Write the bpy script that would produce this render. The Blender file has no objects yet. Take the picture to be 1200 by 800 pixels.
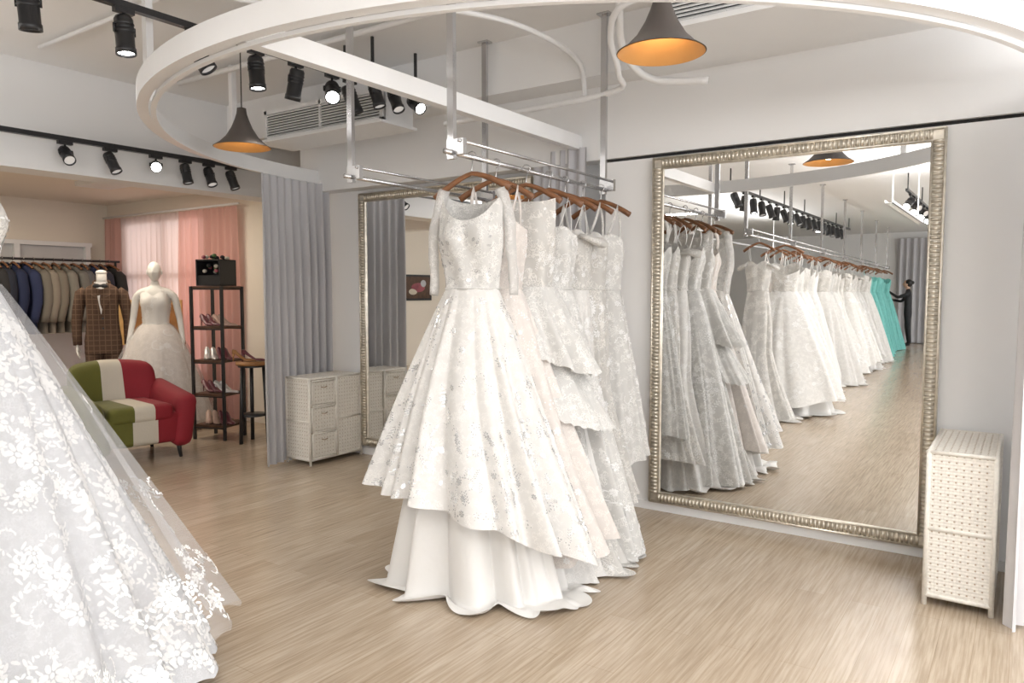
import bpy, math, random
import numpy as np
from mathutils import Vector, Matrix
random.seed(7); rng=np.random.RandomState(5)
pi=math.pi
scene=bpy.context.scene
scene.view_settings.view_transform='Standard'

# ------------------------------------------------------------------ materials
def newmat(name):
    m=bpy.data.materials.new(name); m.use_nodes=True
    return m,m.node_tree,m.node_tree.nodes['Principled BSDF']
def mat(name,col,rough=.5,metal=0.,bump=0.,bscale=50.,var=0.,vscale=3.,sheen=0.,emit=None,estr=0.,spec=None):
    m,nt,b=newmat(name)
    c=(col[0],col[1],col[2],1)
    b.inputs['Base Color'].default_value=c
    b.inputs['Roughness'].default_value=rough
    b.inputs['Metallic'].default_value=metal
    if sheen: b.inputs['Sheen Weight'].default_value=sheen
    if spec is not None: b.inputs['Specular IOR Level'].default_value=spec
    tc=nt.nodes.new('ShaderNodeTexCoord')
    if var:
        n=nt.nodes.new('ShaderNodeTexNoise'); n.inputs['Scale'].default_value=vscale; n.inputs['Detail'].default_value=4
        nt.links.new(tc.outputs['Object'],n.inputs['Vector'])
        r=nt.nodes.new('ShaderNodeValToRGB')
        r.color_ramp.elements[0].position=.3; r.color_ramp.elements[1].position=.7
        r.color_ramp.elements[0].color=tuple(max(0,x*(1-var)) for x in col)+(1,)
        r.color_ramp.elements[1].color=tuple(min(1,x*(1+var)) for x in col)+(1,)
        nt.links.new(n.outputs['Fac'],r.inputs['Fac']); nt.links.new(r.outputs['Color'],b.inputs['Base Color'])
    if bump:
        n=nt.nodes.new('ShaderNodeTexNoise'); n.inputs['Scale'].default_value=bscale; n.inputs['Detail'].default_value=3
        nt.links.new(tc.outputs['Object'],n.inputs['Vector'])
        bp=nt.nodes.new('ShaderNodeBump'); bp.inputs['Strength'].default_value=bump; bp.inputs['Distance'].default_value=.01
        nt.links.new(n.outputs['Fac'],bp.inputs['Height']); nt.links.new(bp.outputs['Normal'],b.inputs['Normal'])
    if emit:
        b.inputs['Emission Color'].default_value=(*emit,1); b.inputs['Emission Strength'].default_value=estr
    return m

def fabric(name,col,rough=.65,lace=0.,trans=.15,alpha=1.,lscale=55.,lcol=None):
    """gown cloth; lace>0 adds a procedural floral relief (blossoms from voronoi cells, net between)"""
    m,nt,b=newmat(name); N=nt.nodes; L=nt.links
    b.inputs['Base Color'].default_value=(*col,1); b.inputs['Roughness'].default_value=rough
    b.inputs['Sheen Weight'].default_value=.12
    tc=N.new('ShaderNodeTexCoord')
    n=N.new('ShaderNodeTexNoise'); n.inputs['Scale'].default_value=7; n.inputs['Detail'].default_value=3
    L.new(tc.outputs['Object'],n.inputs['Vector'])
    bp=N.new('ShaderNodeBump'); bp.inputs['Strength'].default_value=.25; bp.inputs['Distance'].default_value=.02
    L.new(n.outputs['Fac'],bp.inputs['Height'])
    last=bp
    if lace:
        v=N.new('ShaderNodeTexVoronoi'); v.feature='F1'; v.inputs['Scale'].default_value=lscale
        dn=N.new('ShaderNodeTexNoise'); dn.inputs['Scale'].default_value=14; dn.inputs['Detail'].default_value=3
        L.new(tc.outputs['Object'],dn.inputs['Vector'])
        mx=N.new('ShaderNodeMix'); mx.data_type='VECTOR'; mx.inputs['Factor'].default_value=.06
        L.new(tc.outputs['Object'],mx.inputs['A']); L.new(dn.outputs['Color'],mx.inputs['B'])
        L.new(mx.outputs['Result'],v.inputs['Vector'])
        s=N.new('ShaderNodeMath'); s.operation='MULTIPLY'; s.inputs[1].default_value=14
        L.new(v.outputs['Distance'],s.inputs[0])
        c=N.new('ShaderNodeMath'); c.operation='SINE'; L.new(s.outputs[0],c.inputs[0])
        n2=N.new('ShaderNodeTexNoise'); n2.inputs['Scale'].default_value=lscale*.3; n2.inputs['Detail'].default_value=2
        L.new(tc.outputs['Object'],n2.inputs['Vector'])
        r2=N.new('ShaderNodeValToRGB'); r2.color_ramp.elements[0].position=.45; r2.color_ramp.elements[1].position=.53
        L.new(n2.outputs['Fac'],r2.inputs['Fac'])
        r=N.new('ShaderNodeValToRGB'); r.color_ramp.elements[0].position=.35; r.color_ramp.elements[1].position=.65
        ad=N.new('ShaderNodeMath'); ad.operation='MULTIPLY_ADD'; ad.inputs[1].default_value=.5; ad.inputs[2].default_value=.5
        L.new(c.outputs[0],ad.inputs[0]); L.new(ad.outputs[0],r.inputs['Fac'])
        mu=N.new('ShaderNodeMath'); mu.operation='MULTIPLY'; L.new(r.outputs['Color'],mu.inputs[0]); L.new(r2.outputs['Color'],mu.inputs[1])
        b2=N.new('ShaderNodeBump'); b2.inputs['Strength'].default_value=.5*lace; b2.inputs['Distance'].default_value=.004
        L.new(mu.outputs[0],b2.inputs['Height']); L.new(bp.outputs['Normal'],b2.inputs['Normal']); last=b2
        mc=N.new('ShaderNodeMix'); mc.data_type='RGBA'
        lc=lcol or tuple(min(1,x*1.12) for x in col)
        mc.inputs['A'].default_value=tuple(x*(1-.17*lace) for x in col)+(1,); mc.inputs['B'].default_value=(*lc,1)
        L.new(mu.outputs[0],mc.inputs['Factor']); L.new(mc.outputs['Result'],b.inputs['Base Color'])
    L.new(last.outputs['Normal'],b.inputs['Normal'])
    out=N['Material Output']; sh=b.outputs[0]
    if trans:
        t=N.new('ShaderNodeBsdfTranslucent'); t.inputs['Color'].default_value=(*col,1)
        ms=N.new('ShaderNodeMixShader'); ms.inputs[0].default_value=trans
        L.new(sh,ms.inputs[1]); L.new(t.outputs[0],ms.inputs[2]); sh=ms.outputs[0]
    if alpha<1:
        t=N.new('ShaderNodeBsdfTransparent'); ms=N.new('ShaderNodeMixShader'); ms.inputs[0].default_value=alpha
        L.new(t.outputs[0],ms.inputs[1]); L.new(sh,ms.inputs[2]); sh=ms.outputs[0]
    L.new(sh,out.inputs['Surface'])
    return m

def sequin(name,col):
    m,nt,b=newmat(name); N=nt.nodes; L=nt.links
    tc=N.new('ShaderNodeTexCoord'); v=N.new('ShaderNodeTexVoronoi'); v.inputs['Scale'].default_value=170
    L.new(tc.outputs['Object'],v.inputs['Vector'])
    r=N.new('ShaderNodeValToRGB'); r.color_ramp.elements[0].color=(*[c*.7 for c in col],1); r.color_ramp.elements[1].color=(1,1,1,1)
    L.new(v.outputs['Color'],r.inputs['Fac']); L.new(r.outputs['Color'],b.inputs['Base Color'])
    bp=N.new('ShaderNodeBump'); bp.inputs['Strength'].default_value=.9; bp.inputs['Distance'].default_value=.01
    L.new(v.outputs['Color'],bp.inputs['Height']); L.new(bp.outputs['Normal'],b.inputs['Normal'])
    b.inputs['Metallic'].default_value=.6; b.inputs['Roughness'].default_value=.2
    return m

M={}
M['wall']=mat('wall_paint',(.85,.85,.85),.7,bump=.03,bscale=120)
M['ceil']=mat('ceiling_paint',(.89,.89,.89),.85,bump=.05,bscale=30)
M['cream']=mat('cream_paint',(.82,.755,.66),.8,bump=.03,bscale=100)
M['trim']=mat('white_trim',(.87,.87,.87),.4,var=.02)
M['dark']=mat('dark_gap',(.03,.03,.03),.8,var=.1)
M['black']=mat('black_metal',(.02,.02,.022),.35,var=.2)
M['chrome']=mat('brushed_steel',(.60,.60,.61),.25,metal=1,bump=.02,bscale=200)
M['white_metal']=mat('white_metal',(.84,.84,.84),.35,var=.015)
M['grille']=mat('grey_grille',(.45,.46,.48),.5,var=.1)
M['wood_h']=mat('hanger_wood',(.20,.085,.035),.4,var=.3,vscale=14)
M['dwood']=mat('dark_wood',(.09,.045,.025),.5,var=.35,vscale=12,bump=.1)
M['mwood']=mat('table_wood',(.36,.17,.06),.45,var=.25,vscale=9)
M['silver']=mat('champagne_silver',(.72,.67,.58),.34,metal=.8,var=.15,vscale=25)
M['mirror']=mat('mirror_glass',(.92,.925,.92),.0,metal=1,var=.002)
M['weave']=mat('woven_cord',(.80,.765,.70),.75,var=.08,vscale=60)
M['weaved']=mat('woven_shadow',(.46,.37,.28),.9,var=.1)
M['gold']=mat('gold_lining',(.66,.34,.11),.5,metal=.3,var=.05)
M['lampblk']=mat('lamp_shade_black',(.075,.062,.055),.42,var=.1)
M['bulb']=mat('bulb_glow',(1,.85,.6),.5,emit=(1,.75,.4),estr=6)
M['lens']=mat('spot_lens',(1,1,1),.4,emit=(1,.98,.94),estr=20)
M['lensoff']=mat('spot_lens_dim',(.5,.5,.5),.2,metal=.6,emit=(1,.95,.9),estr=.4)
M['curtain']=mat('grey_curtain',(.52,.515,.535),.6,sheen=.3,bump=.06,bscale=90,var=.03)
M['curtainw']=mat('pale_grey_curtain',(.64,.63,.645),.65,sheen=.2,bump=.06,bscale=90,var=.03)
M['skin_white']=mat('mannequin_white',(.76,.75,.72),.35,var=.01)
M['skin']=mat('human_skin',(.62,.40,.29),.5,var=.05)
M['hair']=mat('black_hair',(.015,.012,.01),.45,bump=.4,bscale=150)
M['cloth_black']=mat('black_clothes',(.02,.02,.023),.75,bump=.2,bscale=40)
M['green']=mat('olive_velvet',(.12,.12,.016),.75,sheen=.1,bump=.1,bscale=60,var=.1)
M['red']=mat('red_velvet',(.25,.008,.018),.75,sheen=.03,bump=.1,bscale=60,var=.08)
M['creamf']=mat('cream_fabric',(.62,.57,.48),.8,bump=.1,bscale=60,var=.03)
M['leaf']=mat('leaf_green',(.08,.16,.05),.6,var=.3)
M['flower']=mat('flower_red',(.28,.07,.09),.6,var=.4)
M['outline']=mat('shoe_nude',(.55,.38,.31),.35,var=.1)
M['shoer']=mat('shoe_plum',(.16,.045,.06),.3,var=.2)
M['shoes']=mat('shoe_silver',(.7,.69,.68),.3,metal=.5,var=.2)
M['easel']=mat('easel_wood',(.62,.38,.15),.6,var=.15,vscale=10)
M['glassglow']=mat('daylight_pane',(1,1,1),.3,emit=(1,.97,.95),estr=.9)
M['paneglass']=mat('frosted_pane',(.60,.60,.60),.3,var=.03)

M['satin']=fabric('ivory_satin',(.78,.765,.74),.38,trans=.05)
M['tulle']=fabric('white_tulle',(.78,.765,.74),.75,trans=.15,lace=.25,lscale=90)
M['tullec']=fabric('cool_white_tulle',(.66,.67,.69),.75,trans=.15,lace=.2,lscale=120)
M['lace']=fabric('ivory_lace',(.73,.71,.675),.7,lace=1,trans=.12,lscale=50)
M['lacef']=fabric('fine_lace',(.76,.75,.725),.7,lace=.9,trans=.12,lscale=70)
M['sheer']=fabric('sheer_tulle',(.78,.78,.80),.8,trans=.3,alpha=.25)
M['sheerl']=fabric('sheer_lace',(.82,.81,.79),.8,lace=.8,lscale=70,trans=.2,alpha=.66)
M['blush']=fabric('champagne_tulle',(.78,.73,.69),.75,trans=.15,lace=.3,lscale=80)
M['applique']=fabric('lace_applique',(.91,.905,.895),.6,trans=.05)
M['sequin']=sequin('silver_sequins',(.90,.90,.90))
M['turq']=fabric('turquoise_tulle',(.22,.62,.58),.7,trans=.25,lace=.4,lscale=60)
M['mint']=fabric('mint_tulle',(.50,.74,.71),.7,trans=.25)
M['pink']=fabric('pink_sheer',(.76,.47,.42),.8,trans=.4,alpha=.96)
M['paleg']=fabric('pale_sheer',(.80,.66,.63),.8,trans=.5,alpha=.9)

def plaid():
    m,nt,b=newmat('brown_plaid'); N=nt.nodes;L=nt.links
    tc=N.new('ShaderNodeTexCoord'); 
    mx=N.new('ShaderNodeMix'); mx.data_type='RGBA'
    w=[]
    for d in ('X','Z'):
        wv=N.new('ShaderNodeTexWave'); wv.bands_direction=d; wv.inputs['Scale'].default_value=6
        L.new(tc.outputs['Object'],wv.inputs['Vector'])
        r=N.new('ShaderNodeValToRGB'); r.color_ramp.elements[0].position=.88; r.color_ramp.elements[1].position=.99
        L.new(wv.outputs['Fac'],r.inputs['Fac']); w.append(r)
    a=N.new('ShaderNodeMath'); a.operation='MAXIMUM'
    L.new(w[0].outputs['Color'],a.inputs[0]); L.new(w[1].outputs['Color'],a.inputs[1])
    mx.inputs['A'].default_value=(.075,.040,.024,1); mx.inputs['B'].default_value=(.14,.085,.052,1)
    L.new(a.outputs[0],mx.inputs['Factor']); L.new(mx.outputs['Result'],b.inputs['Base Color']); b.inputs['Roughness'].default_value=.85
    return m
M['plaid']=plaid()

def floor_mat():
    m,nt,b=newmat('light_oak_vinyl'); N=nt.nodes;L=nt.links
    tc=N.new('ShaderNodeTexCoord')
    mp=N.new('ShaderNodeMapping'); mp.inputs['Rotation'].default_value=(0,0,pi/2)
    L.new(tc.outputs['Object'],mp.inputs['Vector'])
    br=N.new('ShaderNodeTexBrick'); br.inputs['Scale'].default_value=1; br.inputs['Brick Width'].default_value=1.2
    br.inputs['Row Height'].default_value=.12; br.inputs['Mortar Size'].default_value=.0012; br.inputs['Mortar Smooth'].default_value=.3
    br.inputs['Color1'].default_value=(.43,.345,.255,1); br.inputs['Color2'].default_value=(.49,.405,.31,1); br.inputs['Mortar'].default_value=(.34,.26,.18,1)
    br.offset=.37; br.inputs['Bias'].default_value=-.1
    L.new(mp.outputs[0],br.inputs['Vector'])
    m2=N.new('ShaderNodeMapping'); m2.inputs['Scale'].default_value=(85,3.2,1)
    L.new(tc.outputs['Object'],m2.inputs['Vector'])
    n=N.new('ShaderNodeTexNoise'); n.inputs['Scale'].default_value=1; n.inputs['Detail'].default_value=5; n.inputs['Roughness'].default_value=.6
    L.new(m2.outputs[0],n.inputs['Vector'])
    r=N.new('ShaderNodeValToRGB'); r.color_ramp.elements[0].position=.34; r.color_ramp.elements[1].position=.62
    r.color_ramp.elements[0].color=(.77,.73,.69,1); r.color_ramp.elements[1].color=(1.1,1.1,1.1,1)
    L.new(n.outputs['Fac'],r.inputs['Fac'])
    mx=N.new('ShaderNodeMix'); mx.data_type='RGBA'; mx.blend_type='MULTIPLY'; mx.inputs['Factor'].default_value=1
    L.new(br.outputs['Color'],mx.inputs['A']); L.new(r.outputs['Color'],mx.inputs['B'])
    L.new(mx.outputs['Result'],b.inputs['Base Color'])
    b.inputs['Roughness'].default_value=.19; b.inputs['Specular IOR Level'].default_value=.55
    bp=N.new('ShaderNodeBump'); bp.inputs['Strength'].default_value=.05; bp.inputs['Distance'].default_value=.003
    L.new(n.outputs['Fac'],bp.inputs['Height']); L.new(bp.outputs['Normal'],b.inputs['Normal'])
    return m
M['floor']=floor_mat()

# ------------------------------------------------------------------ mesh builder
class MB:
    def __init__(s): s.v=[];s.f=[];s.m=[];s.s=[];s.mats=[]
    def mi(s,mt):
        mt=M[mt] if isinstance(mt,str) else mt
        if mt not in s.mats: s.mats.append(mt)
        return s.mats.index(mt)
    def add(s,vs,fs,mt,smooth=False):
        o=len(s.v); s.v.extend([tuple(float(c) for c in v) for v in vs]); k=s.mi(mt)
        for f in fs:
            s.f.append(tuple(i+o for i in f)); s.m.append(k); s.s.append(smooth)
    def box(s,x0,x1,y0,y1,z0,z1,mt,R=None):
        vs=[(x,y,z) for x in (x0,x1) for y in (y0,y1) for z in (z0,z1)]
        if R is not None: vs=[R@Vector(v) for v in vs]
        s.add(vs,[(0,1,3,2),(4,6,7,5),(0,4,5,1),(2,3,7,6),(0,2,6,4),(1,5,7,3)],mt)
    def grid(s,P,mt,closed=False,smooth=True):
        P=np.asarray(P); nu,nv,_=P.shape; o=len(s.v); s.v.extend(map(tuple,P.reshape(-1,3).tolist())); k=s.mi(mt)
        for i in range(nu if closed else nu-1):
            i2=(i+1)%nu
            for j in range(nv-1):
                s.f.append((o+i*nv+j,o+i2*nv+j,o+i2*nv+j+1,o+i*nv+j+1)); s.m.append(k); s.s.append(smooth)
    def tube(s,pts,r,mt,n=8,cap=True,flat=1.):
        pts=[Vector(p) for p in pts]; k=len(pts)
        rs=r if isinstance(r,(list,tuple)) else [r]*k
        vs=[];up=None
        for i,p in enumerate(pts):
            t=(pts[min(i+1,k-1)]-pts[max(i-1,0)]).normalized()
            if up is None:
                up=Vector((0,0,1)) if abs(t.z)<.9 else Vector((1,0,0))
            a=t.cross(up)
            if a.length<1e-4: a=t.cross(Vector((0,1,0)))
            a.normalize(); b=t.cross(a).normalized(); up=-b
            for j in range(n):
                q=2*pi*j/n; vs.append(p+a*math.cos(q)*rs[i]+b*math.sin(q)*rs[i]*flat)
        fs=[(i*n+j,i*n+(j+1)%n,(i+1)*n+(j+1)%n,(i+1)*n+j) for i in range(k-1) for j in range(n)]
        if cap: fs+= [tuple(range(n))[::-1],tuple((k-1)*n+j for j in range(n))]
        s.add(vs,fs,mt,True)
    def lathe(s,prof,mt,c=(0,0,0),n=24,R=None):
        vs=[]
        for (r,z) in prof:
            for j in range(n):
                q=2*pi*j/n; v=Vector((r*math.cos(q),r*math.sin(q),z))
                if R is not None: v=R@v
                vs.append(v+Vector(c))
        k=len(prof)
        s.add(vs,[(i*n+j,i*n+(j+1)%n,(i+1)*n+(j+1)%n,(i+1)*n+j) for i in range(k-1) for j in range(n)],mt,True)
    def ell(s,c,r,mt,nu=16,nv=10,R=None):
        prof=[(math.sin(pi*j/nv),-math.cos(pi*j/nv)) for j in range(nv+1)]
        vs=[]
        for a,z in prof:
            for j in range(nu):
                q=2*pi*j/nu; v=Vector((a*math.cos(q)*r[0],a*math.sin(q)*r[1],z*r[2]))
                if R is not None: v=R@v
                vs.append(v+Vector(c))
        s.add(vs,[(i*nu+j,i*nu+(j+1)%nu,(i+1)*nu+(j+1)%nu,(i+1)*nu+j) for i in range(nv) for j in range(nu)],mt,True)
    def rbox(s,c,h,r,mtf,n=8,R=None,deform=None):
        """rounded box centre c half sizes h; mtf material or function(local xyz)->material"""
        for ax in range(3):
            for sg in (-1,1):
                P=np.zeros((n+1,n+1,3))
                for i in range(n+1):
                    for j in range(n+1):
                        q=[0,0,0]; q[ax]=sg; q[(ax+1)%3]=(-1+2*i/n)*sg; q[(ax+2)%3]=-1+2*j/n
                        v=Vector([q[k]*h[k] for k in range(3)])
                        inn=Vector([max(-(h[k]-r),min(h[k]-r,v[k])) for k in range(3)])
                        d=v-inn
                        if d.length>1e-9: v=inn+d.normalized()*min(r,d.length)
                        P[i,j]=v
                for i in range(n):
                    for j in range(n):
                        quad=[P[i,j],P[i+1,j],P[i+1,j+1],P[i,j+1]]
                        cc=sum(quad)/4
                        mt=mtf(cc) if callable(mtf) else mtf
                        vs=[]
                        for v in quad:
                            v=Vector(v)
                            if deform: v=deform(v)
                            if R is not None: v=R@v
                            vs.append(v+Vector(c))
                        s.add(vs,[(0,1,2,3)],mt,True)
    def build(s,name,origin=(0,0,0),loc=None,rot=0,parent=None,merge=False,scale=None):
        me=bpy.data.meshes.new(name); o=Vector(origin)
        me.from_pydata([(v[0]-o.x,v[1]-o.y,v[2]-o.z) for v in s.v],[],s.f)
        for mt in s.mats: me.materials.append(mt)
        me.polygons.foreach_set('material_index',s.m); me.polygons.foreach_set('use_smooth',s.s)
        if merge:
            import bmesh
            bm=bmesh.new(); bm.from_mesh(me); bmesh.ops.remove_doubles(bm,verts=bm.verts,dist=1e-4)
            bmesh.ops.recalc_face_normals(bm,faces=bm.faces); bm.to_mesh(me); bm.free()
        me.update()
        ob=bpy.data.objects.new(name,me); scene.collection.objects.link(ob)
        ob.location=loc if loc is not None else origin; ob.rotation_euler[2]=rot
        if scale: ob.scale=scale
        if parent: ob.parent=parent
        return ob
def empty(name,loc=(0,0,0),rot=0):
    e=bpy.data.objects.new(name,None); e.location=loc; e.rotation_euler[2]=rot; e.empty_display_size=.1
    scene.collection.objects.link(e); return e
def simple_box(name,x0,x1,y0,y1,z0,z1,mt):
    b=MB(); b.box(x0,x1,y0,y1,z0,z1,mt); return b.build(name,((x0+x1)/2,(y0+y1)/2,(z0+z1)/2))

# ------------------------------------------------------------------ room shell
ZC=3.08; XL=-9.8; XR=3.3; YB=-14.6; W=4.42
b=MB(); b.box(XL-.2,XR+.2,YB-.2,5.2,-.12,0,'floor'); b.build('floor',(0,0,0))
simple_box('ceiling',XL-.2,XR+.2,YB-.2,5.2,ZC,ZC+.12,'ceil')
simple_box('wall_back_panel',-2.3,XR,W,W+.3,0,2.25,'wall')
simple_box('wall_back_left',-5.3,-2.3,W+.13,W+.3,0,2.27,'wall')
simple_box('wall_back_header',-5.3,XR,W-.02,W+.3,2.27,ZC,'wall')
simple_box('trim_slot',-2.3,XR,W+.012,W+.05,2.248,2.272,'dark')
simple_box('wall_alcove_back',XL,-5.3,5.0,5.15,0,ZC,'cream')
simple_box('wall_alcove_return',-5.4,-5.3,W+.13,5.1,0,ZC,'wall')
simple_box('wall_left',XL-.15,XL,YB,5.15,0,ZC,'cream')
simple_box('wall_rear',XL,XR,YB-.15,YB,0,ZC,'wall')
simple_box('trim_beam_left',-6.3,-6.0,1.0,5.0,2.3,ZC,'wall')
simple_box('ceiling_alcove',XL,-6.3,1.0,5.0,2.52,2.6,'cream')
simple_box('trim_beam_end',XL,-6.0,.8,1.0,2.3,ZC,'wall')
simple_box('baseboard_back',-2.3,XR,W-.012,W,0,.055,'trim')
simple_box('baseboard_left',-5.3,-2.3,W+.118,W+.13,0,.06,'trim')
simple_box('trim_beam_ceiling',-9.8,3.3,4.16,W-.02,2.74,ZC,'wall')
simple_box('trim_beam_cross',-9.8,3.3,.9,1.25,2.84,ZC,'ceil')
simple_box('wall_right_lower',XR,XR+.15,YB,5.0,0,.5,'wall')
simple_box('wall_right_upper',XR,XR+.15,YB,5.0,2.75,ZC,'wall')
wins=[(-13.7,-10.65),(-10.15,-7.05),(-6.55,-3.45),(-2.95,.15),(.65,3.75)]  # window openings out of view, put in as a light source
edges=[YB]+[v for w_ in wins for v in w_]+[5.0]
for i in range(0,len(edges),2):
    simple_box('wall_right_pier_%d'%(i//2+1),XR,XR+.15,edges[i],edges[i+1],.5,2.75,'wall')
for i,(a,c) in enumerate(wins):
    b=MB()
    for (p,q,r,s2) in [(a,c,.5,.56),(a,c,2.69,2.75),(a,a+.06,.5,2.75),(c-.06,c,.5,2.75),((a+c)/2-.03,(a+c)/2+.03,.5,2.75)]:
        b.box(XR+.03,XR+.09,p,q,r,s2,'trim')
    b.build('window_%d'%(i+1),(XR,(a+c)/2,1.6))
    ld=bpy.data.lights.new('daylight','AREA'); ld.shape='RECTANGLE'; ld.size=c-a; ld.size_y=2.0; ld.energy=[60,60,70,80,95][i]; ld.color=(.98,.985,1)
    lo=bpy.data.objects.new('daylight',ld); lo.location=(XR+.62,(a+c)/2,1.35); lo.rotation_euler=(pi/2+math.radians(28),0,pi/2); scene.collection.objects.link(lo)  # added area lamp, tilted upward to brighten the ceiling

# ------------------------------------------------------------------ semicircular curtain rail
CX,CY,RR=-2.47,W,2.65
b=MB()
n=96; P=[]
for i in range(n+1):
    q=pi+pi*i/n
    ring=[]
    for (r,z) in [(RR,2.35),(RR,2.45),(RR-.055,2.45),(RR-.055,2.35),(RR,2.35)]:
        ring.append((CX+r*math.cos(q),CY-.02+r*math.sin(q),z))
    P.append(ring)
b.grid(P,'white_metal',smooth=False)
P=[[(CX+r*math.cos(pi+pi*i/n),CY-.02+r*math.sin(pi+pi*i/n),z) for (r,z) in [(RR-.065,2.335),(RR-.065,2.352),(RR-.09,2.352),(RR-.09,2.335),(RR-.065,2.335)]] for i in range(n+1)]
b.grid(P,'white_metal',smooth=False)
b.box(-2.53,-2.47,CY-RR+.03,CY-.02,2.35,2.44,'white_metal')
for q in (pi*1.12,pi*1.3,pi*1.72,pi*1.9):
    x=CX+(RR-.03)*math.cos(q); y=CY+(RR-.03)*math.sin(q)
    b.box(x-.02,x+.02,y-.02,y+.02,2.45,ZC,'white_metal')
b.build('curtain_ring_rail',(CX,CY,2.4))

# ------------------------------------------------------------------ curtains
def curtain(name,path,z0,z1,mt,amp=.035,wl=.085,dens=10,seed=0,spread=0):
    r=np.random.RandomState(seed); pts=np.array(path,float)
    d=np.r_[0,np.cumsum(np.hypot(*np.diff(pts,axis=0).T))]; Lg=d[-1]
    nS=max(40,int(Lg/wl*dens)); s=np.linspace(0,Lg,nS)
    x=np.interp(s,d,pts[:,0]); y=np.interp(s,d,pts[:,1])
    tx=np.gradient(x,s); ty=np.gradient(y,s); l=np.hypot(tx,ty); nx,ny=ty/l,-tx/l
    nv=24; P=np.zeros((nS,nv,3))
    ph=np.cumsum(r.uniform(.8,1.2,nS))/nS; ph=ph/ph[-1]*Lg/wl*2*pi
    a2=r.uniform(0,6.28)
    for j in range(nv):
        t=j/(nv-1); z=z1+(z0-z1)*t
        A=amp*(.45+.55*min(1,t*3))*(1+.25*np.sin(s*5/ max(Lg,.3)+a2+t*2))
        f=np.sin(ph+.25*np.sin(t*3+s*6))*A + .25*A*np.sin(ph*.5+1.3+t)
        P[:,j,0]=x+nx*f; P[:,j,1]=y+ny*f; P[:,j,2]=z
    b=MB(); b.grid(P,mt); c=P.reshape(-1,3).mean(0)
    return b.build(name,tuple(c))
def arc(y0,y1,side,n=30,r=RR-.08):
    out=[]
    for i in range(n+1):
        y=y0+(y1-y0)*i/n; dx=math.sqrt(max(0,r*r-(y-CY)**2)); out.append((CX+side*dx,y))
    return out
curtain('grey_drape',arc(3.70,4.48,-1),.015,2.335,'curtain',.032,.085,seed=1)
curtain('grey_drape.001',[(x+.02,y) for x,y in arc(3.60,4.33,1)],.015,2.335,'curtainw',.028,.09,seed=2)
curtain('grey_drape.002',[(-2.86,4.42),(-2.42,4.37)],.015,2.36,'curtain',.025,.075,seed=3)
curtain('grey_drape.003',[(-3.0,YB+.15),(-.2,YB+.15)],.02,2.9,'curtain',.05,.16,seed=4)
curtain('pink_curtain',[(-8.0,4.9),(-6.95,4.9)],.03,2.325,'pink',.035,.12,seed=5)
curtain('pink_curtain.001',[(-9.65,4.9),(-9.3,4.9)],.03,2.325,'pink',.035,.12,seed=6)
curtain('sheer_curtain',[(-9.3,4.92),(-8.0,4.92)],.03,2.325,'paleg',.025,.11,seed=7)
b=MB()
b.box(-9.3,-7.6,4.985,4.998,.5,2.25,'glassglow')
for x in (-9.3,-8.45,-7.6): b.box(x-.03,x+.03,4.965,4.997,.45,2.3,'trim')
for z in (.45,2.27,1.6): b.box(-9.33,-7.57,4.965,4.997,z-.03,z+.03,'trim')
b.build('window_6',(-8.45,4.98,1.4))
b=MB(); b.tube([(-9.7,4.9,2.345),(-6.9,4.9,2.345)],.012,'trim'); b.build('curtain_rod',(-8.3,4.9,2.345))

# ------------------------------------------------------------------ mirrors
def mirror(name,x0,x1,z0,z1,Y,fw=.07):
    b=MB()
    b.add([(x0+fw*.8,Y-.034,z0+fw*.8),(x1-fw*.8,Y-.034,z0+fw*.8),(x1-fw*.8,Y-.034,z1-fw*.8),(x0+fw*.8,Y-.034,z1-fw*.8)],[(0,1,2,3)],'mirror')
    for (a,c,e,f) in [(x0,x1,z0,z0+fw),(x0,x1,z1-fw,z1),(x0,x0+fw,z0+fw,z1-fw),(x1-fw,x1,z0+fw,z1-fw)]:
        b.box(a,c,Y-.045,Y-.014,e,f,'silver')
    for k,(o,r) in enumerate([(.006,.008),(fw-.006,.007)]):
        cor=[(x0+o,Y-.046,z0+o),(x1-o,Y-.046,z0+o),(x1-o,Y-.046,z1-o),(x0+o,Y-.046,z1-o),(x0+o,Y-.046,z0+o)]
        for p,q in zip(cor[:-1],cor[1:]): b.tube([p,q],r,'silver',8)
    st=.023; a,c=.014,fw-.013
    k=int((x1-x0-2*fw)/st)
    for i in range(k+1):
        x=x0+fw+(x1-x0-2*fw)*i/k
        for (p,q) in ((z0+a,z0+c),(z1-c,z1-a)):
            b.tube([(x,Y-.044,p),(x,Y-.052,(p+q)/2),(x,Y-.044,q)],.0095,'silver',6)
    k=int((z1-z0-2*fw)/st)
    for i in range(k+1):
        z=z0+fw+(z1-z0-2*fw)*i/k
        for (p,q) in ((x0+a,x0+c),(x1-c,x1-a)):
            b.tube([(p,Y-.044,z),((p+q)/2,Y-.052,z),(q,Y-.044,z)],.0095,'silver',6)
    return b.build(name,((x0+x1)/2,Y,(z0+z1)/2))
mirror('wall_mirror',-1.95,-.355,.062,2.237,W)
mirror('wall_mirror.001',-4.69,-2.93,.085,2.235,W+.13)

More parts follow.
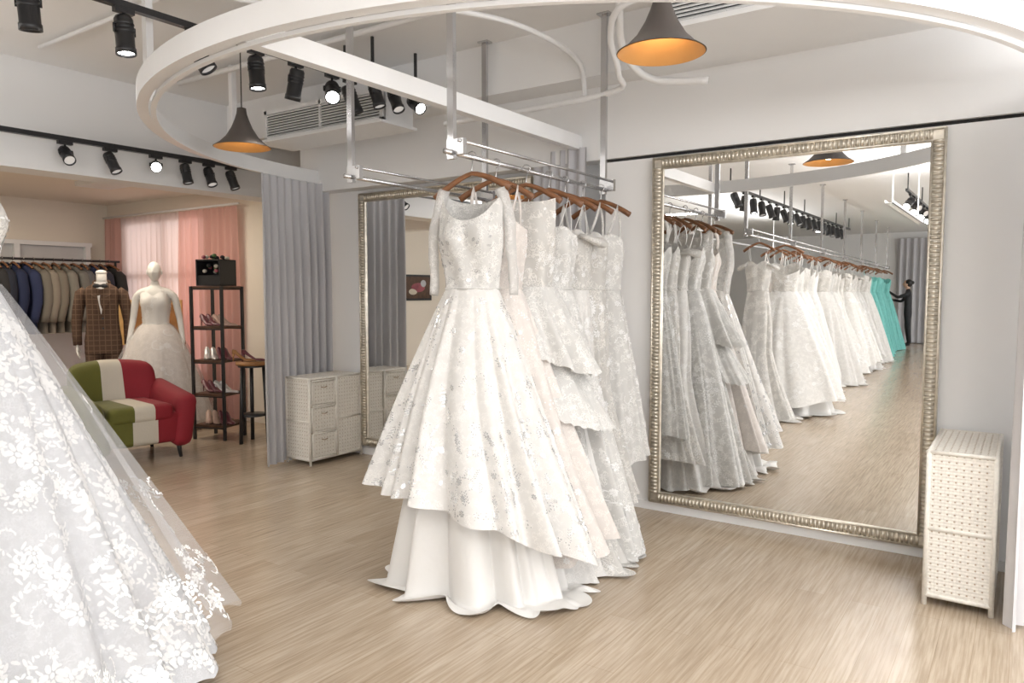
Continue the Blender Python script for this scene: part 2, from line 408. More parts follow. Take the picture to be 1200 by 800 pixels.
# ------------------------------------------------------------------ woven cabinets
def weave(b,o,u,v,nrm,w,h,cell=.0145,amp=.0035,sub=4):
    o=np.array(o,float);u=np.array(u,float);v=np.array(v,float);nrm=np.array(nrm,float)
    cu=max(2,round(w/cell)); cv=max(2,round(h/cell)); nu=cu*sub+1; nv=cv*sub+1
    P=np.zeros((nu,nv,3)); 
    for i in range(nu):
        for j in range(nv):
            fu=i/sub; fv=j/sub; ci=int(min(fu,cu-1e-6)); cj=int(min(fv,cv-1e-6)); a=fu-ci; c=fv-cj
            if (ci+cj)%2==0: hh=max(0,math.sin(pi*c))**.6*(.5+.5*math.sin(pi*a))
            else: hh=max(0,math.sin(pi*a))**.6*(.5+.5*math.sin(pi*c))
            P[i,j]=o+u*(w*i/(nu-1))+v*(h*j/(nv-1))+nrm*amp*hh
    base=len(b.v); b.v.extend(map(tuple,P.reshape(-1,3).tolist())); kl=b.mi('weave'); kd=b.mi('weaved')
    for i in range(nu-1):
        for j in range(nv-1):
            b.f.append((base+i*nv+j,base+(i+1)*nv+j,base+(i+1)*nv+j+1,base+i*nv+j+1))
            a=i%sub; c=j%sub; ci=i//sub; cj=j//sub
            corner=(a in(0,sub-1)) and (c in (0,sub-1)) 
            dot=corner and ((ci+(a==sub-1))%2==0) and ((cj+(c==sub-1))%2==0)
            b.m.append(kd if dot else kl); b.s.append(True)
def cabinet(name,x0,x1,y0,y1,h,drawers):
    b=MB(); z0=.045; e=.012
    b.box(x0+e,x1-e,y0+e,y1-e,z0+e,h-e,'weave')
    for x in (x0+.008,x1-.008):
        for y in (y0+.008,y1-.008):
            b.tube([(x,y,0),(x,y,h)],.011,'weave',8)
        for z in (z0,h-.006,.5*h): b.tube([(x,y0,z),(x,y1,z)],.010,'weave',6)
    for y in (y0+.008,y1-.008):
        for z in (z0,h-.006,.5*h): b.tube([(x0,y,z),(x1,y,z)],.010,'weave',6)
    d=x1-x0; dy=y1-y0
    weave(b,(x0,y0+.008,z0),(1,0,0),(0,0,1),(0,-1,0),d,h-z0)
    if not drawers:
        weave(b,(x0+.008,y0,z0),(0,1,0),(0,0,1),(-1,0,0),dy,h-z0)
        weave(b,(x1-.008,y0,z0),(0,1,0),(0,0,1),(1,0,0),dy,h-z0)
    else:
        ym=y0+dy*.5
        weave(b,(x1-.008,ym+.01,z0),(0,1,0),(0,0,1),(1,0,0),y1-ym-.01,h-z0)
        weave(b,(x0+.008,y0,z0),(0,1,0),(0,0,1),(-1,0,0),dy,h-z0)
        b.tube([(x1,ym,z0),(x1,ym,h)],.012,'weave',8)
        dh=(h-z0-.02)/3
        for k in range(3):
            a=z0+.012+k*dh; c=a+dh-.016
            weave(b,(x1+.004,y0+.03,a+.01),(0,1,0),(0,0,1),(1,0,0),ym-y0-.05,c-a-.02)
            for p,q in [((y0+.025,a),(ym-.015,a)),((y0+.025,c),(ym-.015,c)),((y0+.025,a),(y0+.025,c)),((ym-.015,a),(ym-.015,c))]:
                b.tube([(x1+.004,p[0],p[1]),(x1+.004,q[0],q[1])],.008,'weave',6)
            b.box(x1-.01,x1-.004,y0+.012,ym,c+.002,c+.014,'weaved')
            b.tube([(x1+.012,(y0+ym)/2-.03,c-.05),(x1+.022,(y0+ym)/2,c-.055),(x1+.012,(y0+ym)/2+.03,c-.05)],.005,'weaved',6)
    weave(b,(x0,y0,h-.004),(1,0,0),(0,1,0),(0,0,1),d,dy)
    return b.build(name,((x0+x1)/2,(y0+y1)/2,0))
cabinet('woven_cabinet',-5.0,-4.7,3.95,4.52,.71,True)
cabinet('woven_cabinet.001',-.335,-.065,3.74,4.385,.70,False)

# ------------------------------------------------------------------ gowns
class Dress:
    def __init__(s,**k):
        s.zw=1.42; s.zs=1.90; s.rw=(.125,.09); s.hem=(.48,.28); s.p=.85; s.hz=lambda th:0*th+.05
        s.n=9; s.amp=.10; s.seed=1; s.lean=(0,0); s.mer=False; s.style='sleeve'; s.bust=(.150,.108); s.scal=0; s.pool=.32; s.deep=.15
        s.__dict__.update(k)
        r=np.random.RandomState(s.seed); s.ph=r.uniform(0,6.28,6)
    def prof(s,t):
        if s.mer:
            return .16*np.sin(np.clip(t/.5,0,1)*pi*.5)*(1-t)*1.4+ np.clip((t-.42)/.58,0,1)**1.25
        return t**s.p
    def skirt(s,th,t,ex=0):
        zh=s.hz(th)+ (s.scal*np.abs(np.sin(th*22)) if s.scal else 0)
        pr=s.prof(t); ph=s.ph
        w=th+.12*np.sin(2*th+ph[0])+.07*np.sin(5*th+ph[3])+.05*np.sin(t*4+ph[1])
        f=(np.abs(np.cos(s.n*w+ph[1]))-.6)*.75+.35*np.cos((s.n+4)*w+ph[2])+.25*np.cos(int(s.n*2.3)*w+ph[4])
        a=s.amp*np.clip(t,0,1)**.75
        rx=s.rw[0]+(s.hem[0]-s.rw[0])*pr; ry=s.rw[1]+(s.hem[1]-s.rw[1])*pr
        z=s.zw+(zh-s.zw)*t
        pool=np.clip(.014-z,0,1)
        z=np.maximum(z,.012)+pool*.42*(.5+.5*np.sin(th*9+ph[5]+pool*25))*np.exp(-pool*5)
        c,sn=np.cos(th),np.sin(th)
        pr2=pool*(s.pool+.14*np.sin(3*th+ph[2])+.10*np.sin(7*th+ph[1]))
        x=c*(rx*(1+a*f)+pr2+ex)+s.lean[0]*t**1.6
        y=sn*(ry*(1+a*f)+pr2+ex)+s.lean[1]*t**1.6
        return np.stack([x+0*z,y+0*z,z],-1)
    def ztop(s,th):
        fr=np.clip(-np.sin(th),0,1); bk=np.clip(np.sin(th),0,1)
        if s.style in('sleeve','high'):
            d=s.deep if s.style=='sleeve' else .04
            return s.zs-d*fr**1.6-.08*bk**1.5-.02*np.abs(np.cos(th))
        zb=s.zw+.285
        return zb+.035*fr*np.abs(np.sin(2*(th+pi/2)))*1.6-.10*bk+.0*th
    def bod(s,th,u,ex=0):
        zt=s.ztop(th); z=s.zw+(zt-s.zw)*u; h=(z-s.zw)
        k=np.clip(h/.25,0,1); k=k*k*(3-2*k)
        rx=s.rw[0]+(s.bust[0]-s.rw[0])*k; ry=s.rw[1]+(s.bust[1]-s.rw[1])*k
        q=np.clip((h-.27)/.2,0,1); rx=rx+(.158-rx)*q; ry=ry*(1-q)+.035*q
        fr=np.clip(-np.sin(th),0,1)
        bump=.022*np.exp(-((h-.22)/.06)**2)*np.abs(np.sin(2*(th+pi/2)))*fr
        w=.006*np.cos(th*7+s.ph[0]+z*9)
        x=np.cos(th)*(rx+bump+ex+w); y=np.sin(th)*(ry+bump*1.6+ex+w)
        return np.stack([x+0*z,y+0*z,z],-1)
    def make(s,b,mt,nu=200,nv=36,body=None,t0=0):
        th=np.linspace(0,2*pi,nu,endpoint=False)[:,None]; t=np.linspace(t0,1,nv)[None,:]
        b.grid(s.skirt(th,t),mt,closed=True)
        if body:
            u=np.linspace(0,1,16)[None,:]; thb=np.linspace(0,2*pi,max(48,nu//3),endpoint=False)[:,None]
            b.grid(s.bod(thb,u),body,closed=True)
            b.tube([tuple(s.bod(np.array(q),np.array(0.))*np.array([1.01,1.01,1])) for q in np.linspace(0,2*pi,33)],.006,body,6,cap=False)
    def strap(s,b,mt,wide=.018):
        for sx in (-1,1):
            for sy in (-1,1):
                th=math.atan2(sy*.9,sx*.55); p=s.bod(np.array(th),np.array(.97)); top=np.array([sx*.11,0,s.zs+.01])
                pts=[tuple(p*(1-q)+top*q+np.array([sx*.012*math.sin(pi*q),sy*.02*math.sin(pi*q),0])) for q in np.linspace(0,1,6)]
                b.tube(pts,wide,mt,8,flat=.25)
    def sleeve(s,b,mt,L=.55,r0=.046,r1=.034,swing=.0,yo=0):
        for sx in (-1,1):
            pts=[];rs=[]
            for q in np.linspace(0,1,14):
                pts.append((sx*(.138+.045*math.sin(min(1,q*2.2)*pi/2)+swing*q),yo-.03*q+.012*math.sin(q*9)+(.09*q if sx>0 else 0),s.zs-.05-L*q +.03*(1-q)))
                rs.append((r0+(r1-r0)*q)*(1+.07*math.sin(q*23+sx)))
            b.tube(pts,rs,mt,14,flat=.6)
    def offsh(s,b,mt):
        for sx in (-1,1):
            pts=[(sx*.12,-.10,s.zw+.29),(sx*.18,-.09,s.zw+.27),(sx*.215,-.02,s.zw+.25),(sx*.19,.06,s.zw+.27),(sx*.12,.08,s.zw+.26)]
            b.tube(pts,[.025,.036,.042,.036,.025],mt,10,flat=.55)
def ell_poly(cx,cy,L,Wd,d,n=8):
    return [(cx+L*math.cos(w)*math.cos(d)-Wd*math.sin(w)*math.sin(d),cy+L*math.cos(w)*math.sin(d)+Wd*math.sin(w)*math.cos(d)) for w in np.linspace(0,2*pi,n+1)[:-1]]
def shapes_flower():
    return [ell_poly(.36*math.cos(2*pi*k/7),.36*math.sin(2*pi*k/7),.21,.135,2*pi*k/7) for k in range(7)]+[ell_poly(0,0,.12,.12,0)]
def shapes_scroll(sg=1,fat=1.):
    out=[]
    for k in range(15):
        a=k/14; ang=a*4.6; R=1.25-.8*a
        cx=.55+(R*math.cos(ang)-1.25)*-.9; cy=R*math.sin(ang)
        d=ang+pi/2+.6*(1 if k%2 else -1); L=.20-.07*a; Wd=(.085-.02*a)*fat
        out.append([(sg*x,y) for x,y in ell_poly(cx,cy,L,Wd,d)])
    return out
def shapes_sprig():
    out=[]
    for k in range(9):
        y=-1+.25*k; sx=1 if k%2 else -1
        out.append(ell_poly(sx*.17,y,.22,.09,pi/2-sx*.8))
    return out
FL,SC1,SC2,SP=shapes_flower(),shapes_scroll(1),shapes_scroll(-1),shapes_sprig()
SM=[[(x*.6+1.0,y*.6+.9) for x,y in p] for p in shapes_flower()]
DOT=[ell_poly(0,0,.16,.16,0),ell_poly(.5,.4,.10,.10,0),ell_poly(-.45,.5,.10,.10,0),ell_poly(.1,-.6,.12,.12,0)]
def motif(b,surf,th0,t0,size,rot,polys,mt,off=.004):
    e=.01
    p=surf(np.array(th0),np.array(t0)); pa=surf(np.array(th0+e),np.array(t0)); pb=surf(np.array(th0),np.array(t0+e))
    la=np.linalg.norm(pa-p)/e; lb=np.linalg.norm(pb-p)/e
    if la<.03 or lb<.03: return
    cr,sr=math.cos(rot),math.sin(rot)
    arr=np.array(polys)*size; X=arr[...,0]*cr-arr[...,1]*sr; Y=arr[...,0]*sr+arr[...,1]*cr
    T=t0+Y/lb
    pts=surf(th0+X/la,np.clip(T,0,1),off) 
    ok=(T.max(axis=1)<1.0)&(T.min(axis=1)>0)
    vs=pts[ok].reshape(-1,3); m=arr.shape[1]
    b.add(vs.tolist(),[tuple(range(i*m,(i+1)*m)) for i in range(int(ok.sum()))],mt,True)
def scatter(b,d,n,fn,size,kinds,mt,seed=0,bod=0,off=.004):
    r=random.Random(seed)
    c=0;it=0
    while c<n and it<n*20:
        it+=1
        th=r.uniform(0,2*pi); t=r.uniform(.03,.985)
        if r.random()<fn(t): motif(b,d.skirt,th,t,size*r.uniform(.7,1.3),r.uniform(-.8,.8)+ (pi if r.random()<.5 else 0),r.choice(kinds),mt,off); c+=1
    for _ in range(bod):
        motif(b,d.bod,r.uniform(0,2*pi),r.uniform(.1,.92),size*r.uniform(.5,.9),r.uniform(0,6.28),r.choice(kinds),mt,off)
def hanger(b,zs,zr=2.03,mt='wood_h',tilt=0):
    H=.185
    pts=[(x,0,zs+.05-.09*(abs(x)/H)**1.4) for x in np.linspace(-H,H,15)]
    b.tube([(p[0],0,p[2]+tilt*p[0]) for p in pts],[.008+.005*abs(i-7)/7 for i in range(15)],mt,8,flat=1.3)
    top=zs+.05
    b.tube([(0,0,top-.01),(0,0,top+.02),(0.004,0,zr-.02)],.0028,'chrome',6)
    b.tube([(.0+.021*math.cos(q),0,zr+.021*math.sin(q)) for q in np.linspace(-pi/2,pi*.95,10)],.0028,'chrome',6)

def gown(name,loc,rot,layers,style,body,seed,motifs=(),sleeve=None,nu=200,nv=36,zs=1.90,zr=2.03,hang=True,parent=None,extra=None,wmat='wood_h',tilt=0):
    b=MB(); first=None
    for i,(mt,kw) in enumerate(layers):
        d=Dress(style=style,seed=seed*10+i,zs=zs,**kw)
        d.make(b,mt,nu,nv,body if i==0 else None)
        if i==0: first=d
    for (li,n,fn,size,kinds,mt,bd) in motifs:
        kw=layers[li][1]; d=Dress(style=style,seed=seed*10+li,zs=zs,**kw); scatter(b,d,n,fn,size,kinds,mt,seed+li,bd)
    if sleeve: first.sleeve(b,**sleeve)
    if style=='strap': first.strap(b,body)
    if style=='strapless' and hang: first.strap(b,'satin',.005)
    if style=='offsh': first.offsh(b,body); first.strap(b,'satin',.005)
    if hang: hanger(b,zs,zr,wmat,tilt)
    if extra: extra(b,first)
    return b.build(name,(0,0,0),loc=loc,rot=rot,parent=parent)
LK=[FL,FL+SC1,SC2,SP,FL+SP]
# --- the front rack -------------------------------------------------
RX=-2.15
hz1=lambda th:.33-.17*(.823*np.cos(th)+.568*np.sin(th))+.012*np.sin(9*th)
gown('wedding_dress',(RX+.02,2.76,0),.30,[('tulle',dict(hem=(.54,.31),hz=hz1,n=9,amp=.21,lean=(.04,-.03),p=.92,deep=.17)),
   ('satin',dict(hem=(.44,.25),hz=lambda th:-.16-.06*np.sin(th+.6),n=6,amp=.26,lean=(0.04,-.02),p=.95,zw=1.40,rw=(.11,.075),pool=.40))],'sleeve','lacef',1,
   motifs=[(0,700,lambda t:.10+.55*max(0,t-.3)+.9*max(0,t-.75)*2,.024,[FL,SP,FL+SP,DOT,DOT],'sequin',110)],sleeve=dict(mt='sheerl',L=.46,r0=.042,r1=.032),nu=400,nv=74,tilt=.1)
gown('wedding_dress.001',(RX+.0,2.98,0),.35,[('blush',dict(hem=(.44,.26),hz=lambda th:.12+.10*np.sin(th+1),n=8,amp=.2,lean=(.12,-.02))),
   ('tulle',dict(hem=(.38,.20),hz=lambda th:.0+0*th,n=6,amp=.2,lean=(.14,0),zw=1.4,rw=(.11,.075)))],'strap','blush',2,
   motifs=[(0,200,lambda t:.9-.8*t,.028,[FL,SP,DOT],'applique',50)],nu=240)
def peplum(b,d):
    for k,(z,hx,hy) in enumerate([(1.05,.33,.2),(.78,.40,.24)]):
        q=Dress(style='high',seed=60+k,zw=z+.38,rw=(.15+.03*k,.10+.02*k),hem=(hx,hy),hz=(lambda th,z=z:z+.06-.13*np.cos(th)+.0*th),n=5,amp=.18,lean=(.05,-.03),scal=.012)
        q.make(b,'lacef',160,16)
gown('wedding_dress.002',(RX+.03,3.20,0),.3,[('lace',dict(hem=(.44,.26),hz=lambda th:-.05+0*th,n=6,amp=.18,mer=True,rw=(.13,.095),lean=(.10,0)))],'high','lace',3,
   motifs=[(0,180,lambda t:.7,.030,[FL,FL+SC1,SP],'applique',60)],nu=220,extra=peplum)
gown('wedding_dress.003',(RX+.03,3.42,0),.25,[('lacef',dict(hem=(.46,.25),hz=lambda th:.03+0*th,n=8,amp=.2,lean=(.06,0))),
   ('satin',dict(hem=(.42,.22),hz=lambda th:-.10+0*th,n=5,amp=.2,lean=(.08,0),zw=1.4,rw=(.11,.075)))],'strapless','lacef',4,
   motifs=[(0,280,lambda t:.25+.8*t*t,.036,LK,'applique',60)],nu=240)
gown('wedding_dress.004',(RX+.0,3.64,0),.2,[('tulle',dict(hem=(.40,.25),hz=lambda th:-.06+0*th,n=7,amp=.19,mer=True,rw=(.14,.095)))],'offsh','lace',5,
   motifs=[(0,160,lambda t:.6,.032,LK,'applique',40)],nu=200)
gown('wedding_dress.005',(RX+.0,3.84,0),.15,[('lace',dict(hem=(.34,.20),hz=lambda th:.22+.05*np.sin(th),n=8,amp=.15,mer=True,rw=(.14,.095)))],'strap','lace',6,
   motifs=[(0,130,lambda t:.6,.032,LK,'applique',30)],nu=180)
gown('wedding_dress.006',(RX+.02,4.03,0),.1,[('lacef',dict(hem=(.30,.17),hz=lambda th:.42+.05*np.sin(th),n=8,amp=.14,p=.9))],'strap','lacef',7,
   motifs=[(0,100,lambda t:.6,.032,LK,'applique',30)],nu=160)
# --- foreground gown -------------------------------------------------
BIG=[FL+SC1+SM,FL+SC2,SC1+SC2+FL,FL+SP,SP+SM]
gown('wedding_dress.007',(-2.98,1.01,0),.5+pi/2,[('tullec',dict(hem=(.62,.81),rw=(.09,.125),hz=lambda th:.05+0*th,n=8,amp=.085,p=.97,scal=.014)),
   ('satin',dict(hem=(.56,.75),hz=lambda th:.0+0*th,n=6,amp=.07,zw=1.40,rw=(.08,.12),p=.99)),
   ('sheer',dict(hem=(.68,.87),hz=lambda th:.20+.07*np.sin(3*th),n=6,amp=.10,p=.95,scal=.016,zw=1.43,rw=(.10,.14)))],'strapless','lace',8,
   motifs=[(0,360,lambda t:.22+.9*t*t,.062,BIG,'applique',50),(2,130,lambda t:.03+.9*t**4,.048,BIG,'applique',0)],nu=400,nv=64)

# --- garment racks (hung from the ceiling) ----------------------------
def rack(name,X,y0,y1,zr=2.03,posts=None,Xend=None):
    Xe=X if Xend is None else Xend
    b=MB(); L=lambda y:X+(Xe-X)*(y-y0)/(y1-y0)
    b.tube([(X,y0-.05,zr),(Xe,y1+.04,zr)],.0125,'chrome',12)
    b.tube([(X+.055,y0-.02,zr+.045),(Xe+.055,y1+.02,zr+.045)],.008,'chrome',8)
    for y in (posts or (y0,y1)):
        x=L(y)
        b.box(x-.018,x+.018,y-.012,y+.012,zr-.03,ZC-.002,'chrome'); b.box(x-.04,x+.04,y-.03,y+.03,ZC-.012,ZC-.001,'chrome')
        b.box(x-.02,x+.075,y-.014,y+.014,zr-.015,zr+.055,'chrome')
    return b.build(name,((X+Xe)/2,(y0+y1)/2,zr))
rack('garment_rail',RX,2.64,4.10)
rack('garment_rail.001',-3.05,2.88,4.10)

# --- long row behind the camera, seen in the mirror ---------------------
row=empty('wedding_dress_row',(-2.7,-6,0))
def far(name,layers,style,body,seed,**k):
    o=gown(name,(0,0,-50),0,layers,style,body,seed,nu=120,nv=24,zs=1.9,**k); return o
K=lambda **k:k
variants=[
 far('gown_a',[('tulle',K(hem=(.60,.46),hz=lambda th:.16+.04*np.sin(3*th),n=7,amp=.18,p=.8)),('satin',K(hem=(.50,.38),hz=lambda th:-.12+0*th,n=5,amp=.2,zw=1.4,rw=(.11,.075)))],'strapless','lace',11,motifs=[(0,110,lambda t:.4+.4*t,.05,BIG,'applique',20)]),
 far('gown_b',[('lacef',K(hem=(.52,.32),hz=lambda th:-.04+0*th,n=8,amp=.2))],'strap','lacef',12),
 far('gown_c',[('lace',K(hem=(.50,.30),hz=lambda th:-.10+0*th,n=7,amp=.2,mer=True))],'offsh','lace',13),
 far('gown_d',[('tulle',K(hem=(.58,.32),hz=lambda th:-.05+0*th,n=8,amp=.2,p=.8))],'strapless','lace',14),
 far('gown_e',[('blush',K(hem=(.54,.30),hz=lambda th:.04+0*th,n=8,amp=.2,p=.8))],'strap','blush',15),
 far('gown_f',[('satin',K(hem=(.54,.30),hz=lambda th:-.10+0*th,n=6,amp=.2))],'strapless','satin',16)]
tur=[far('gown_t',[('turq',K(hem=(.46,.26),hz=lambda th:.02+0*th,n=9,amp=.15))],'strapless','turq',17),
     far('gown_m',[('mint',K(hem=(.44,.24),hz=lambda th:.03+0*th,n=9,amp=.15))],'strap','mint',18)]
def rowx(y): return -2.50-.5*(0.6-y)/13.2
y=.42; i=0
while y>-12.3:
    src=variants[0] if i in (1,5,11) else random.choice(variants)
    if y<-8.2: src=tur[0] if random.random()<.7 else tur[1]
    me=src.data; o=bpy.data.objects.new('gown_%02d'%i,me); scene.collection.objects.link(o)
    o.parent=row; o.location=(rowx(y)-row.location.x+random.uniform(-.07,.07)+(.16 if i==1 else 0),y-row.location.y,0); o.rotation_euler[2]=random.uniform(-.35,.35)+(pi if i%3==0 else 0)
    sc=random.uniform(.9,1.12) if i!=1 else 1.1; o.scale=(sc,sc,1)
    y-=random.uniform(.28,.46) if i not in (0,1) else .62; i+=1
for o in variants+tur: bpy.data.objects.remove(o)
rack('garment_rail.002',rowx(-12.7),-12.7,.75,posts=(-12.7,-10.4,-8.0,-5.8,-3.6,-1.4,.75),Xend=rowx(.75))
rack('garment_rail.003',-2.98,.45,1.03,posts=(.5,))

# ------------------------------------------------------------------ track lights
def track(name,X,y0,y1,z,spots,size=1.,lit=True):
    b=MB()
    b.box(X-.02,X+.02,y0,y1,z-.02,z+.015,'black')
    for yy in np.linspace(y0+.1,y1-.1,max(2,int((y1-y0)/1.2))): b.box(X-.008,X+.008,yy-.008,yy+.008,z,ZC if z>2.6 else z+.02,'black')
    for (yy,d,on) in spots:
        d=Vector(d).normalized(); R=d.to_track_quat('-Z','Y').to_matrix()
        piv=Vector((X,yy,z-.10*size))
        b.box(X-.018,X+.018,yy-.05,yy+.05,z-.045,z-.015,'black')
        b.tube([(X,yy,z-.03),tuple(piv)],.008,'black',8)
        c=piv+Vector((0,0,-.02))+d*.03*size
        s=size
        prof=[(0,.09),(.038,.09),(.046,.075),(.046,-.07),(.05,-.075),(.05,-.105),(.043,-.105),(.043,-.09)]
        b.lathe([(r*s,zz*s) for r,zz in prof],'black',c,20,R)
        b.lathe([(.043*s,-.092*s),(0,-.09*s)],'lens' if on else 'lensoff',c,20,R)
        for zz in (.05,.03,.01): b.lathe([(.047*s,zz*s+.006),(.05*s,zz*s),(.047*s,zz*s-.006)],'black',c,20,R)
        b.tube([tuple(piv),tuple(piv+R@Vector((.055*s,0,-.01))),tuple(c+R@Vector((.053*s,0,0)))],.006,'black',6)
        b.tube([tuple(piv),tuple(piv+R@Vector((-.055*s,0,-.01))),tuple(c+R@Vector((-.053*s,0,0)))],.006,'black',6)
    return b.build(name,(X,(y0+y1)/2,z))
def spot(loc,d,e,ang=75,col=(1,.95,.87)):
    l=bpy.data.lights.new('spot_beam','SPOT'); l.energy=e; l.spot_size=math.radians(ang); l.spot_blend=.8; l.shadow_soft_size=.05; l.color=col
    o=bpy.data.objects.new('spot_beam',l); o.location=loc; o.rotation_euler=Vector(d).to_track_quat('-Z','Y').to_euler(); scene.collection.objects.link(o)
A=[(1.65,(-.1,.1,-1),0),(2.1,(.1,-.0,-1),1),(2.5,(.5,.4,-1),0),(2.9,(.1,0,-1),1),(3.2,(-.3,0,-1),0),(3.5,(.7,-.6,-.7),1),(3.66,(.2,.3,-1),0)]
track('track_light',-3.88,1.2,3.72,2.88,A,1.0)
A2=[(3.62,(.3,.1,-1),0),(3.80,(.5,-.1,-.9),0),(4.0,(.9,-.3,-.6),1)]
track('track_light.004',-3.60,3.5,4.12,2.84,A2,.85)
Bs=[(2.72,(.8,-.1,-.6),0),(3.05,(.45,.2,-.9),0),(3.42,(.9,-.5,-.25),1),(3.68,(.2,.1,-1),0),(3.9,(.5,0,-1),0),(4.12,(.3,.2,-1),0)]
track('track_light.001',-5.9,1.4,4.5,2.54,Bs,.85)
Cs=[(-1.5-.42*k,(random.uniform(-.3,.5),random.uniform(-.3,.3),-1),k%5==2) for k in range(18)]
track('track_light.002',-3.35,-9.6,-1.2,2.84,Cs,1.1)
Ds=[(-3.4-.45*k,(.6 if k%2 else -.2,.7,-.5),k%2==0) for k in range(9)]
track('track_light.003',-1.42,-8.4,-3.0,2.84,Ds,1.1)
for (x,yy,z,d,e) in [(-3.88,2.1,2.6,(.35,.1,-1),34),(-3.88,2.9,2.6,(.1,.3,-1),30),(-5.8,3.42,2.4,(.8,-.3,-.7),26),
   (-3.35,-3,2.6,(.3,0,-1),35),(-1.42,-5,2.6,(-.6,0,-1),35)]:
    spot((x,yy,z),d,e)

# ceiling panels added for general fill light
def panel(x,y,e,sx=1.2,sy=.3,z=ZC,col=(1,.985,.96)):
    b=MB(); b.box(x-sx/2-.02,x+sx/2+.02,y-sy/2-.02,y+sy/2+.02,z-.05,z-.001,'white_metal')
    b.build('ceiling_light',(x,y,z-.03))
    l=bpy.data.lights.new('panel_fill','AREA'); l.shape='RECTANGLE'; l.size=sx; l.size_y=sy; l.energy=e; l.color=col
    o=bpy.data.objects.new('panel_fill',l); o.location=(x,y,z-.06); scene.collection.objects.link(o)
for (x,y,e) in [(.9,2.3,24),(.6,-.5,36),(1.2,-5.5,42),(1.2,-11,40),(-5.2,-.4,32),(-6.2,-6,42)]: panel(x,y,e)
panel(-8.2,2.6,20,z=2.52,col=(1,.86,.68)); panel(-7.3,3.9,14,z=2.52,col=(1,.88,.72))
def fill_uplight(x,y,z,L,e):  # added trough with an upward area lamp, there to brighten the ceiling
    b=MB(); b.box(x-.04,x+.04,y-L/2,y+L/2,z-.03,z-.022,'white_metal'); b.box(x-.04,x-.034,y-L/2,y+L/2,z-.03,z+.005,'white_metal'); b.box(x+.034,x+.04,y-L/2,y+L/2,z-.03,z+.005,'white_metal')
    for yy in (y-L*.4,y+L*.4): b.box(x-.006,x+.006,yy-.006,yy+.006,z-.022,ZC,'white_metal')
    b.build('fill_trough',(x,y,z))
    l=bpy.data.lights.new('trough_fill','AREA'); l.shape='RECTANGLE'; l.size=.06; l.size_y=L; l.energy=e; l.color=(1,.99,.975)
    o=bpy.data.objects.new('trough_fill',l); o.location=(x,y,z); o.rotation_euler=(pi,0,0); scene.collection.objects.link(o)
fill_uplight(.9,2.6,2.35,2.2,42); fill_uplight(-5.5,-.2,2.35,2.4,40); fill_uplight(-1.2,-1.2,2.35,2.8,44); fill_uplight(-4.6,-6,2.35,5,42); fill_uplight(.6,-7,2.35,5,38)

# pendants
def pendant(name,x,y,z,s=1.):
    b=MB()
    prof=[(.012,.25),(.028,.245),(.032,.21),(.045,.17),(.066,.12),(.10,.065),(.14,.025),(.178,.0)]
    b.lathe([(r*s,h*s) for r,h in prof],'lampblk',(x,y,z),40)
    b.lathe([((r-.004)*s,(h-.002)*s) for r,h in prof],'gold',(x,y,z),40)
    b.tube([(x,y,z+.25*s),(x,y,ZC)],.004,'black',6); b.lathe([(.045,0),(.045,-.03),(0,-.03)],'black',(x,y,ZC-.001),20)
    b.lathe([(.015,.2),(.02,.17),(.018,.14)],'black',(x,y,z),12); b.ell((x,y,z+.11),(.028,.028,.035),'bulb')
    l=bpy.data.lights.new('pendant_glow','POINT'); l.energy=.6; l.color=(1,.82,.58); l.shadow_soft_size=.03
    o=bpy.data.objects.new('pendant_glow',l); o.location=(x,y,z+.05); scene.collection.objects.link(o)
    return b.build(name,(x,y,z))
pendant('pendant_lamp',-1.24,2.85,2.36)
pendant('pendant_lamp.001',-4.17,3.0,2.33)

# ------------------------------------------------------------------ air conditioning and ceiling pipes
def acunit(name,x0,x1,y0,y1,z0,z1):
    b=MB(); b.box(x0,x1,y0+.02,y1,z0,z1,'white_metal')
    fw=.03
    for (a,c,e,f) in [(x0,x1,z0,z0+fw),(x0,x1,z1-fw,z1),(x0,x0+fw,z0,z1),(x1-fw,x1,z0,z1),((x0+x1)/2-.01,(x0+x1)/2+.01,z0,z1)]: b.box(a,c,y0,y0+.03,e,f,'white_metal')
    b.box(x0+fw,x1-fw,y0+.015,y0+.021,z0+fw,z1-fw,'dark')
    k=9
    for i in range(k):
        z=z0+fw+(z1-z0-2*fw)*(i+.5)/k
        R=Matrix.Translation((0,y0+.006,z))@Matrix.Rotation(.7,4,'X')
        b.box(x0+fw,x1-fw,-.010,.010,-.003,.003,'white_metal',R)
    b.box(x0-.04,x1+.04,y0-.06,y1,z0-.02,z0,'white_metal')
    return b.build(name,((x0+x1)/2,y0,z0))
acunit('air_conditioner',-5.05,-3.75,3.84,4.155,2.60,2.84)
acunit('air_conditioner.001',-1.55,-.1,3.6,4.155,2.72,2.95)
b=MB()
def smooth(pts,k=6):
    P=[Vector(p) for p in pts]; out=[]
    for i in range(len(P)-1):
        p0=P[max(i-1,0)];p1=P[i];p2=P[i+1];p3=P[min(i+2,len(P)-1)]
        for j in range(k):
            t=j/k; out.append(.5*((2*p1)+(p2-p0)*t+(2*p0-5*p1+4*p2-p3)*t*t+(3*p1-p0-3*p2+p3)*t**3))
    return out+[P[-1]]
def pipe(pts,r=.016): b.tube(smooth(pts),r,'white_metal',10)
pipe([(-3.6,1.6,3.0),(-3.6,2.6,3.0),(-2.9,3.1,2.98),(-2.5,3.6,2.95),(-2.35,4.1,2.85),(-2.3,4.13,2.6)])
pipe([(-1.3,3.5,2.95),(-1.7,3.5,2.93),(-1.85,3.7,2.85),(-1.9,3.9,2.72),(-1.8,4.05,2.62),(-1.5,4.1,2.58)],.022)
